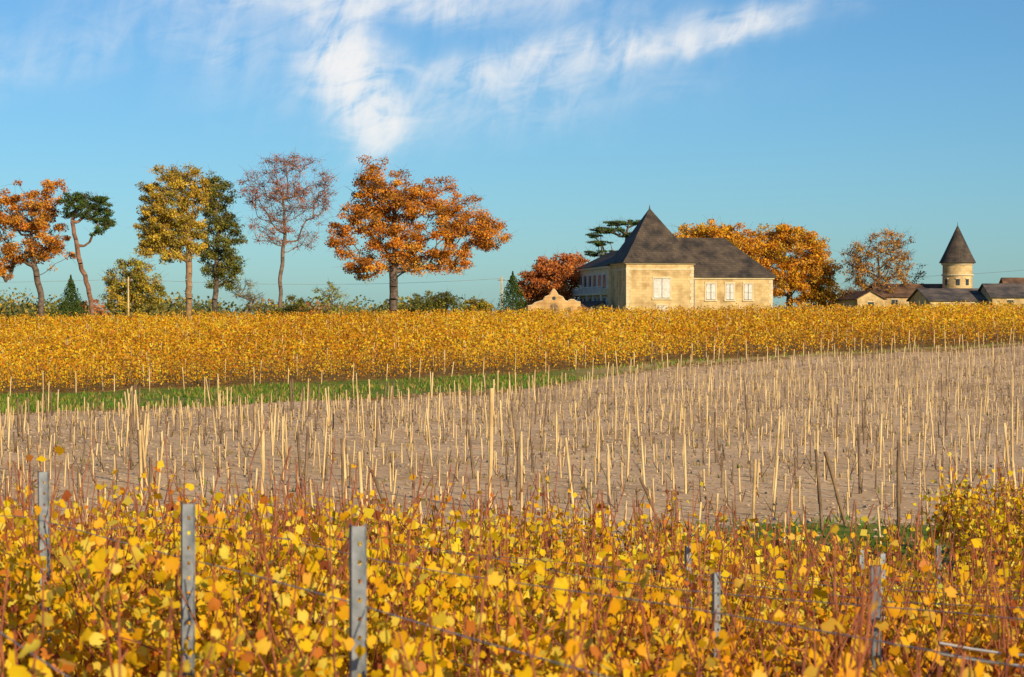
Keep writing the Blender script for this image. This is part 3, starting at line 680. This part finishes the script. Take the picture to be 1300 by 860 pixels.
for a in (-1.75,-1.1,-2.6):
    x,y=2.25*math.cos(a),2.25*math.sin(a)
    b=box('tower_window',-.25,.25,-.06,.1,-.45,.45,M_glass,Tw); b.location=(x,y,5.2); b.rotation_euler=(0,0,a+math.pi/2)
    b=box('tower_window_lintel',-.35,.35,-.1,.1,.46,.62,M_trim,Tw); b.location=(x,y,5.2); b.rotation_euler=(0,0,a+math.pi/2)
def gable_house(name,x,y,w,d,he,hr,rz,rm,wm,ridge_x=True,wins=2):
    E=empty(name,(x,y,g1(x,y)-.1),rz)
    box('walls',0,w,0,d,-.5,he,wm,E); o=.35
    if ridge_x:
        v=[(-o,-o,he),(w+o,-o,he),(w+o,d+o,he),(-o,d+o,he),(-o,d/2,hr),(w+o,d/2,hr)]
        f=[(0,1,5,4),(2,3,4,5)]; g=[(0,0,he),(0,d,he),(0,d/2,hr-.12),(w,0,he),(w,d,he),(w,d/2,hr-.12)]
    else:
        v=[(-o,-o,he),(w+o,-o,he),(w+o,d+o,he),(-o,d+o,he),(w/2,-o,hr),(w/2,d+o,hr)]
        f=[(0,4,5,3),(1,2,5,4)]; g=[(0,0,he),(w,0,he),(w/2,0,hr-.12),(0,d,he),(w,d,he),(w/2,d,hr-.12)]
    r=obj_py('roof',v,f,rm,E); m=r.modifiers.new('t','SOLIDIFY'); m.thickness=.12
    obj_py('gable_ends',g,[(0,2,1),(3,4,5)],wm,E)
    for k in range(wins):
        xx=w*(k+.6)/(wins+.2); box('window',xx-.45,xx+.45,-.03,.05,he-1.5,he-.45,M_glass,E); box('window_lintel',xx-.55,xx+.55,-.06,.05,he-.44,he-.28,M_trim,E)
gable_house('farm_building',51.5,297,4.2,9,2.7,4.0,.15,M_tile,M_stone,False,1)
gable_house('farm_building',55,300,14,8,3.1,5.1,-.05,M_tile,M_stone,True,3)
gable_house('wine_cellar',60,286,9,10,2.2,4.0,.1,M_grey,M_stone,True,2)
gable_house('wine_cellar',68.5,284,18,9,2.6,4.6,.02,M_grey,M_stone,True,4)
gable_house('wine_cellar',74,296,14,8,3.0,5.7,0,M_tile,M_stone,True,3)

def pole(x,y,top):
    E=empty('utility_pole',(x,y,0)); z=g1(x,y)
    V,F=tubes([[0,0,z-.2]],[[0,0,top]],.15,.10,8); obj_py('pole_shaft',V,[tuple(q) for q in F.tolist()]+[tuple(range(8,16))],M_stake,E)
    box('crossarm',-.6,.6,-.06,.06,top-.6,top-.48,M_stake_d,E)
    for s in (-.5,0,.5): V,F=tubes([[s,0,top-.48]],[[s,0,top-.28]],.05,.03,6); obj_py('insulator',V,[tuple(q) for q in F.tolist()],M_white,E)
def wire(a,b,sag):
    n=24; P=np.array([[a[0]+(b[0]-a[0])*k/n,a[1]+(b[1]-a[1])*k/n,a[2]+(b[2]-a[2])*k/n-sag*4*(k/n)*(1-k/n)] for k in range(n+1)])
    V,F=tubes(P[:-1],P[1:],.018,.018,4); poly_obj('overhead_wire',V,4,[M_stake_d],faces=F)
pole(-52.4,272,5.2); pole(-1.5,290,5.6); pole(-110,262,5.5)
pole(60.0,306,6.0) ; pole(100,290,10.5)
wire((-52.4,272,4.9),(-1.5,290,5.3),.8); wire((-110,262,5.2),(-52.4,272,4.9),.7)
wire((60,306,5.8),(100,290,9.6),.7)

# ------------------------------------------------------------ light, sky, camera
AZ=math.radians(34); EL=math.radians(22)
sd=Vector((math.sin(AZ)*math.cos(EL),-math.cos(AZ)*math.cos(EL),math.sin(EL)))
ld=bpy.data.lights.new('sun','SUN'); ld.energy=5.0; ld.angle=math.radians(.5); ld.color=(1,.81,.54)
lo_=bpy.data.objects.new('sun',ld); COL.objects.link(lo_); lo_.rotation_euler=(-sd).to_track_quat('-Z','Y').to_euler()
wd=bpy.data.worlds.new('World'); scene.world=wd; wd.use_nodes=True
nt=wd.node_tree; nt.nodes.clear(); L=nt.links.new
out=N(nt,'ShaderNodeOutputWorld'); bg=N(nt,'ShaderNodeBackground'); bg.inputs['Strength'].default_value=.092
sky=N(nt,'ShaderNodeTexSky'); sky.sky_type='NISHITA'; sky.sun_disc=False; sky.sun_elevation=EL; sky.sun_rotation=math.pi-AZ
sky.air_density=1.0; sky.dust_density=.4; sky.ozone_density=3.0
tc=N(nt,'ShaderNodeTexCoord'); sep=N(nt,'ShaderNodeSeparateXYZ'); L(tc.outputs['Generated'],sep.inputs[0])
def M(op,a,b=None,c=None):
    n=N(nt,'ShaderNodeMath',operation=op)
    for i,v in enumerate((a,b,c)):
        if v is None: continue
        if isinstance(v,(int,float)): n.inputs[i].default_value=v
        else: L(v,n.inputs[i])
    return n.outputs[0]
yy=M('MAXIMUM',M('ABSOLUTE',sep.outputs[1]),.05)
U=M('DIVIDE',sep.outputs[0],yy); Vv=M('DIVIDE',sep.outputs[2],yy)
def nz(su,sv,scale,detail,rough,off=0,rot=0,dist=.6):
    cr,sr=math.cos(rot),math.sin(rot)
    a=M('ADD',M('MULTIPLY',U,cr),M('MULTIPLY',Vv,sr)); b=M('SUBTRACT',M('MULTIPLY',Vv,cr),M('MULTIPLY',U,sr))
    c=N(nt,'ShaderNodeCombineXYZ'); L(M('MULTIPLY',a,su),c.inputs[0]); L(M('MULTIPLY',b,sv),c.inputs[1]); c.inputs[2].default_value=off
    n=N(nt,'ShaderNodeTexNoise'); n.inputs['Scale'].default_value=scale; n.inputs['Detail'].default_value=detail; n.inputs['Roughness'].default_value=rough
    n.inputs['Distortion'].default_value=dist
    L(c.outputs[0],n.inputs['Vector']); return n.outputs['Fac']
w1=M('SUBTRACT',nz(1,1,14,3,.5,3.1),.5); w2=M('SUBTRACT',nz(1,1,14,3,.5,7.7),.5)
Uw=M('MULTIPLY_ADD',w1,.06,U); Vw=M('MULTIPLY_ADD',w2,.04,Vv)
# cloud banks: centre (tan azimuth, tan elevation), radii, tilt, density
def blob(u0,v0,rx,ry,rot,amp):
    cr,sr=math.cos(rot),math.sin(rot)
    du=M('SUBTRACT',Uw,u0); dv=M('SUBTRACT',Vw,v0)
    a=M('DIVIDE',M('ADD',M('MULTIPLY',du,cr),M('MULTIPLY',dv,sr)),rx)
    b=M('DIVIDE',M('SUBTRACT',M('MULTIPLY',dv,cr),M('MULTIPLY',du,sr)),ry)
    e=M('EXPONENT',M('MULTIPLY',M('ADD',M('MULTIPLY',a,a),M('MULTIPLY',b,b)),-1.0))
    return M('MULTIPLY',e,amp)
bl=[blob(-.088,.128,.019,.027,.25,1.5),blob(-.076,.101,.013,.016,.35,.9),blob(-.06,.160,.10,.010,-.03,.85),blob(-.01,.129,.035,.007,.1,.5),
    blob(.095,.139,.055,.007,.22,.72),blob(-.145,.136,.022,.022,-.7,.35),blob(-.012,.115,.10,.020,.05,.38),blob(-.225,.138,.08,.018,.1,.27),blob(.12,.150,.03,.006,.1,.6),
    blob(.04,.135,.05,.010,.1,.35)]
s=bl[0]
for b_ in bl[1:]: s=M('ADD',s,b_)
fine=nz(1,2.4,30,12,.6,1.0,.25,.8); streak=nz(3.0,1,22,12,.58,5.0,-.3,.7)
tx=N(nt,'ShaderNodeMapRange'); L(M('ADD',M('MULTIPLY',fine,.5),M('MULTIPLY',streak,.5)),tx.inputs[0]); tx.inputs[1].default_value=.38; tx.inputs[2].default_value=.64; tx.inputs[3].default_value=.2; tx.inputs[4].default_value=1.25
fac=M('MULTIPLY',s,tx.outputs[0])
fac=M('SUBTRACT',1.0,M('EXPONENT',M('MULTIPLY',M('POWER',fac,1.35),-1.8)))
tint=N(nt,'ShaderNodeMix',data_type='RGBA',blend_type='MULTIPLY'); tint.inputs[0].default_value=1
tint.inputs[7].default_value=(.58,.93,1.2,1)
L(sky.outputs[0],tint.inputs[6])
mx=N(nt,'ShaderNodeMix',data_type='RGBA'); L(fac,mx.inputs[0]); L(tint.outputs[2],mx.inputs[6]); mx.inputs[7].default_value=(10.0,9.9,9.8,1)
L(mx.outputs[2],bg.inputs['Color']); L(bg.outputs[0],out.inputs['Surface'])

cam=bpy.data.cameras.new('camera'); co=bpy.data.objects.new('camera',cam); COL.objects.link(co)
co.location=(0,0,0); co.rotation_euler=(math.radians(90-.68),0,0)
cam.lens=70; cam.sensor_width=36; cam.clip_start=.1; cam.clip_end=12000
cam.dof.use_dof=True; cam.dof.focus_distance=110; cam.dof.aperture_fstop=8
scene.camera=co
scene.view_settings.view_transform='Standard'; scene.view_settings.look='None'; scene.view_settings.exposure=0
